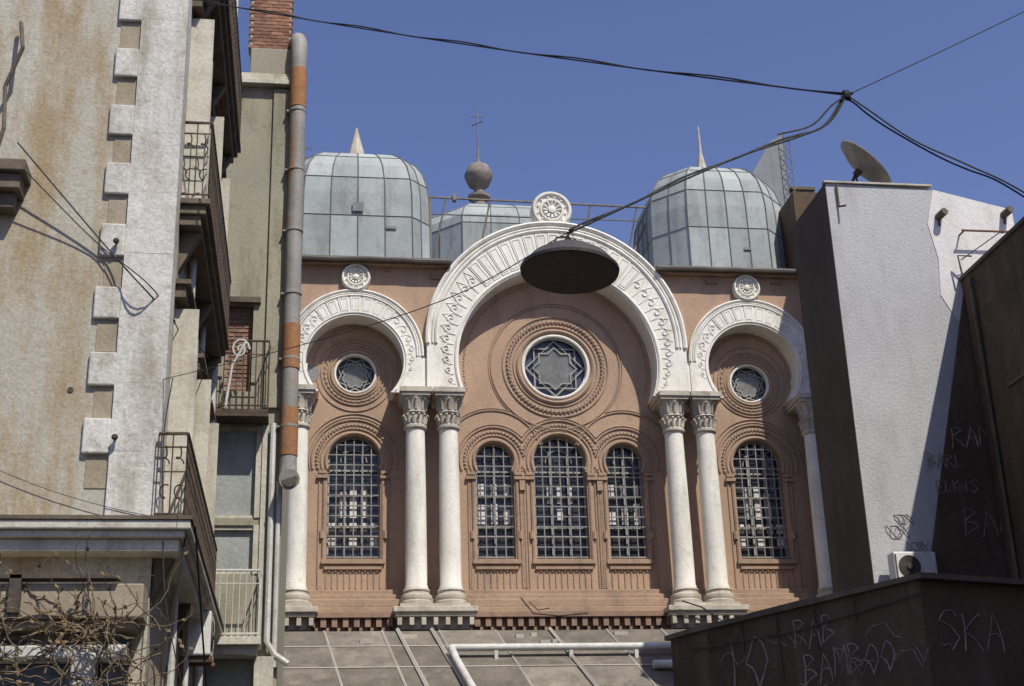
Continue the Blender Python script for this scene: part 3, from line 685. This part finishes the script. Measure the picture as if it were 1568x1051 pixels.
mo.box(-1.49,-1.01,YB+.17,YB+.25,9.5,11.25); z=9.61;k=0
while z<11.2:
    x=-1.5+(.08 if k%2 else 0)
    while x<-1.02: bk.box(max(x,-1.478),min(x+.15,-1.022),YB+.15+random.uniform(0,.012),YB+.2,z,z+.05); x+=.165
    z+=.075;k+=1
part('brickwork',bk,brickm,b); part('mortar_core',mo,mortar,b)
m=MB(); m.box(-1.55,-.9,YB-.08,YB-.003,11.202,11.3); part('lintel',m,darkst,b)
m=MB(); m.box(-1.66,-.78,YB+.1,YB+.13,7.4,9.0); m.box(-1.66,-.78,YB+.1,YB+.13,6.48,7.35); m.box(-1.66,-.8,YB+.1,YB+.13,3,5.4); part('panes',m,gpane,b)
m=MB()
for x0,x1,z0,z1 in ((-1.62,-.80,7.42,8.98),(-1.62,-.80,6.5,7.3)):
    m.box(x0,x0+.06,YB+.03,YB+.09,z0,z1); m.box(x1-.09,x1,YB-.02,YB+.09,z0,z1); m.box(x0+.061,x1-.091,YB+.032,YB+.088,z1-.07,z1); m.box(x0+.061,x1-.091,YB+.032,YB+.088,z0,z0+.05)
m.box(-.79,-.70,YB-.05,YB-.003,5.4,9.0); part('window_frames',m,cream,b)
m=MB(); m.box(-1.68,-.70,YB-.45,YB-.004,9.02,9.08); m.box(-1.66,-.72,YB-.4,YB-.004,9.1,9.16)
def rail(z,h,x0,x1,dp):
    pth=[(x0,YB),(x0,YB-dp),(x1,YB-dp),(x1,YB)]
    for hh,rr in ((h,.02),(.06,.015),(h*.8,.01)): m.tube([(x_,y_,z+hh) for x_,y_ in pth],rr,5)
    n=int((x1-x0)/.1)
    for k in range(n+1): xx=x0+(x1-x0)*k/n; m.tube([(xx,YB-dp,z),(xx,YB-dp,z+h)],.009,4)
    for k in range(5): m.tube([(x0,YB-dp*k/5,z),(x0,YB-dp*k/5,z+h)],.009,4); m.tube([(x1,YB-dp*k/5,z),(x1,YB-dp*k/5,z+h)],.009,4)
rail(9.16,1.2,-1.66,-.72,.4); part('iron_balcony',m,iron,b)
pts=[(-1.2+.16*(1-t/20)*math.cos(t*.6),YB-.42,10.2+.2*(1-t/20)*math.sin(t*.6)) for t in range(18)]
m=MB(); m.tube(pts,.02,5); m.tube([(-1.1,YB-.42,10.35),(-1.32,YB-.42,9.9),(-1.4,YB-.42,9.2)],.025,5)
rail(5.4,1.05,-1.66,-.75,.5); part('pale_railing',m,pvc,b)
m=MB(); m.box(-1.7,-.7,YB-.6,YB-.004,5.28,5.4); m.box(-1.7,-.75,YB-.5,YB-.004,5.15,5.278); m.box(-.8,-.5,YB-.3,YB-.004,4.0,5.14); part('lower_balcony_slab',m,cream,b,bevel=.01)
m=MB(); m.tube([(-.62,YB-.12,9.0),(-.62,YB-.12,5.4),(-.5,YB-.12,5.2),(-.28,YB-.12,5.05)],.05,8); m.tube([(-.50,YB-.1,8.0),(-.5,YB-.1,5.0)],.04,8); part('waste_pipe',m,pvc,b,smooth=True)
dp=empty('drainpipe'); m=MB()
XP=-.36;YP=YB-.17
zs_=[15.9,14.9,13.7,12.5,11.3,10.1,8.9]
m.tube([(XP-.1,YP+.4,16.5),(XP-.02,YP+.1,16.5),(XP,YP,16.35)]+[(XP+random.uniform(-.008,.008),YP,z) for z in zs_]+[(XP,YP,8.3),(XP,YP,8.1),(XP+.02,YP-.12,7.98),(XP+.03,YP-.3,7.95)],[.15]*3+[.14]*8+[.15,.16,.17],14)
for z in (14.9,13.7,12.5,11.3,10.1,8.9): m.lathe([(.142,0),(.155,.01),(.155,.05),(.142,.06)],(XP,YP,z),14); m.box(XP-.2,XP-.1,YP-.02,YP+.17,z+.02,z+.05)
part('pipe',m,galv,dp,smooth=True)
m=MB()
for z0,z1 in ((8.42,9.25),(9.95,10.75),(15.0,15.8)): m.lathe([(.151,z0),(.151,z1)],(XP,YP,0),14)
part('rusted_sleeves',m,rustp,dp,smooth=True)
m=MB(); m.lathe([(.13,0),(.13,.002),(.01,.002)],(XP+.03,YP-.301,7.95),14,'Y'); part('mouth',m,lampi,dp)
# ================================================================ hanging street lamp
lp=empty('street_lamp')
lc=Vector((1.98,-24,6.15)); T=Matrix.Rotation(math.radians(-2),3,'X')@Matrix.Rotation(math.radians(4),3,'Y')
m=MB(); m.lathe([(.385,-.045),(.39,-.02),(.37,.0),(.31,.07),(.22,.13),(.13,.165),(.07,.18),(.055,.22),(.05,.24),(.01,.24)],lc,40,'Z',T); part('shade',m,lampo,lp,smooth=True)
m=MB(); m.lathe([(.378,-.047),(.36,-.03),(.30,.04),(.2,.10),(.1,.12),(.01,.12)],lc+Vector((0,0,-.004)),40,'Z',T); part('reflector',m,lampi,lp,smooth=True)
m=MB(); m.lathe([(.02,-.03),(.05,-.01),(.055,.02),(.03,.06),(.03,.12)],lc,16,'Z',T); part('bulb',m,lampi,lp,smooth=True)
m=MB(); top=lc+Vector((0,.01,.22)); m.tube([top,top+Vector((0,0,.08))],.012,6)
m.tube([top+Vector((-.13,0,-.04)),top+Vector((-.09,0,.04)),top+Vector((0,0,.05))],.01,5); m.tube([top+Vector((-.2,0,-.12)),top+Vector((-.2,0,-.05)),top+Vector((-.15,0,-.03)),top+Vector((-.1,0,-.08))],.006,5); part('hanger',m,iron,lp)
# ================================================================ overhead cables
def cat(A,B,sag,n=24):
    A=Vector(A);B=Vector(B); return [A.lerp(B,k/n)-Vector((0,0,sag*4*(k/n)*(1-k/n))) for k in range(n+1)]
def curve(pts,n=10):
    P=[Vector(q) for q in pts]; P=[P[0]*2-P[1]]+P+[P[-1]*2-P[-2]]; o=[]
    for i in range(1,len(P)-2):
        for k in range(n):
            t=k/n; o.append(.5*((2*P[i])+(-P[i-1]+P[i+1])*t+(2*P[i-1]-5*P[i]+4*P[i+1]-P[i+2])*t*t+(-P[i-1]+3*P[i]-3*P[i+1]+P[i+2])*t**3))
    return o+[P[-2]]
node=(4.45,-24,7.83)
def cable(paths,r_):
    m=MB()
    for q in paths: m.tube(q,r_,6)
    part('overhead_cable',m,cablem)
mainc=cat((-1.5,-18,12.52),node,.06,40); tw=[q+Vector((0,.012*math.sin(i*.9),.012*math.cos(i*.9)+.012)) for i,q in enumerate(mainc)]
cable([mainc,tw],.008)
cable([cat(node,(9,-24,10.35),.03)],.005)
c3=curve([node,(4.62,-24,7.70),(4.99,-24,7.42),(5.45,-24,7.2),(5.91,-24,6.96),(7,-24,6.2)]); cable([c3,[q+Vector((0,.02,-.025+.012*math.sin(i*.4))) for i,q in enumerate(c3)]],.008)
lt_=(1.99,-24,6.45)
c4=curve([node,(4.25,-24,7.55),(3.96,-24,7.40),(3.5,-24,7.22),(2.98,-24,6.97),(2.5,-24,6.72),lt_]); cable([c4,[q+Vector((0,.02,.02+.014*math.sin(i*.35))) for i,q in enumerate(c4)]],.0095)
c5=curve([node,(4.3,-24,7.72),(4.1,-24,7.52),(3.8,-24,7.42)]); cable([c5],.008)
cable([curve([lt_,(1.94,-24,6.43),(1.2,-22.8,6.4),(0,-20.8,6.72),(-1.71,-18.05,7.28)])],.0045)
m_=MB(); m_.lathe([(.01,-.05),(.03,-.03),(.035,0),(.03,.03),(.01,.05)],node,8)
for k in range(4): m_.tube([Vector(node)+Vector((.06*math.cos(k*1.6+.5),0,.05*math.sin(k*1.6+.5))),Vector(node)],.014,5)
part('cable_joint',m_,cablem)
cable([curve([(-3.55,-18.35,10.15),(-2.49,-18.1,8.96),(-1.9,-18.1,8.3),(-1.6,-16,8.6),(-1.6,-11.1,10.0)])],.010)
cable([curve([(-3.5,-18.35,9.85),(-2.6,-18.1,9.0),(-1.85,-18.1,8.35),(-1.55,-16,8.3),(-1.5,-12.2,9.3)])],.008)
cable([cat((-4.2,-18.06,6.55),(-1.75,-18.06,5.65),.12)],.004)
cable([curve([(-1.6,-18.1,7.28),(-1.66,-18.1,6.6),(-1.62,-18.1,5.7),(-1.5,-18.4,4.6),(-1.2,-18.4,3.4)])],.007)
cable([cat((-1.25,-18.2,5.5),(-1.1,-16,3.2),.0),cat((-1.35,-18.2,5.4),(-1.5,-18.3,3.5),.0)],.012)
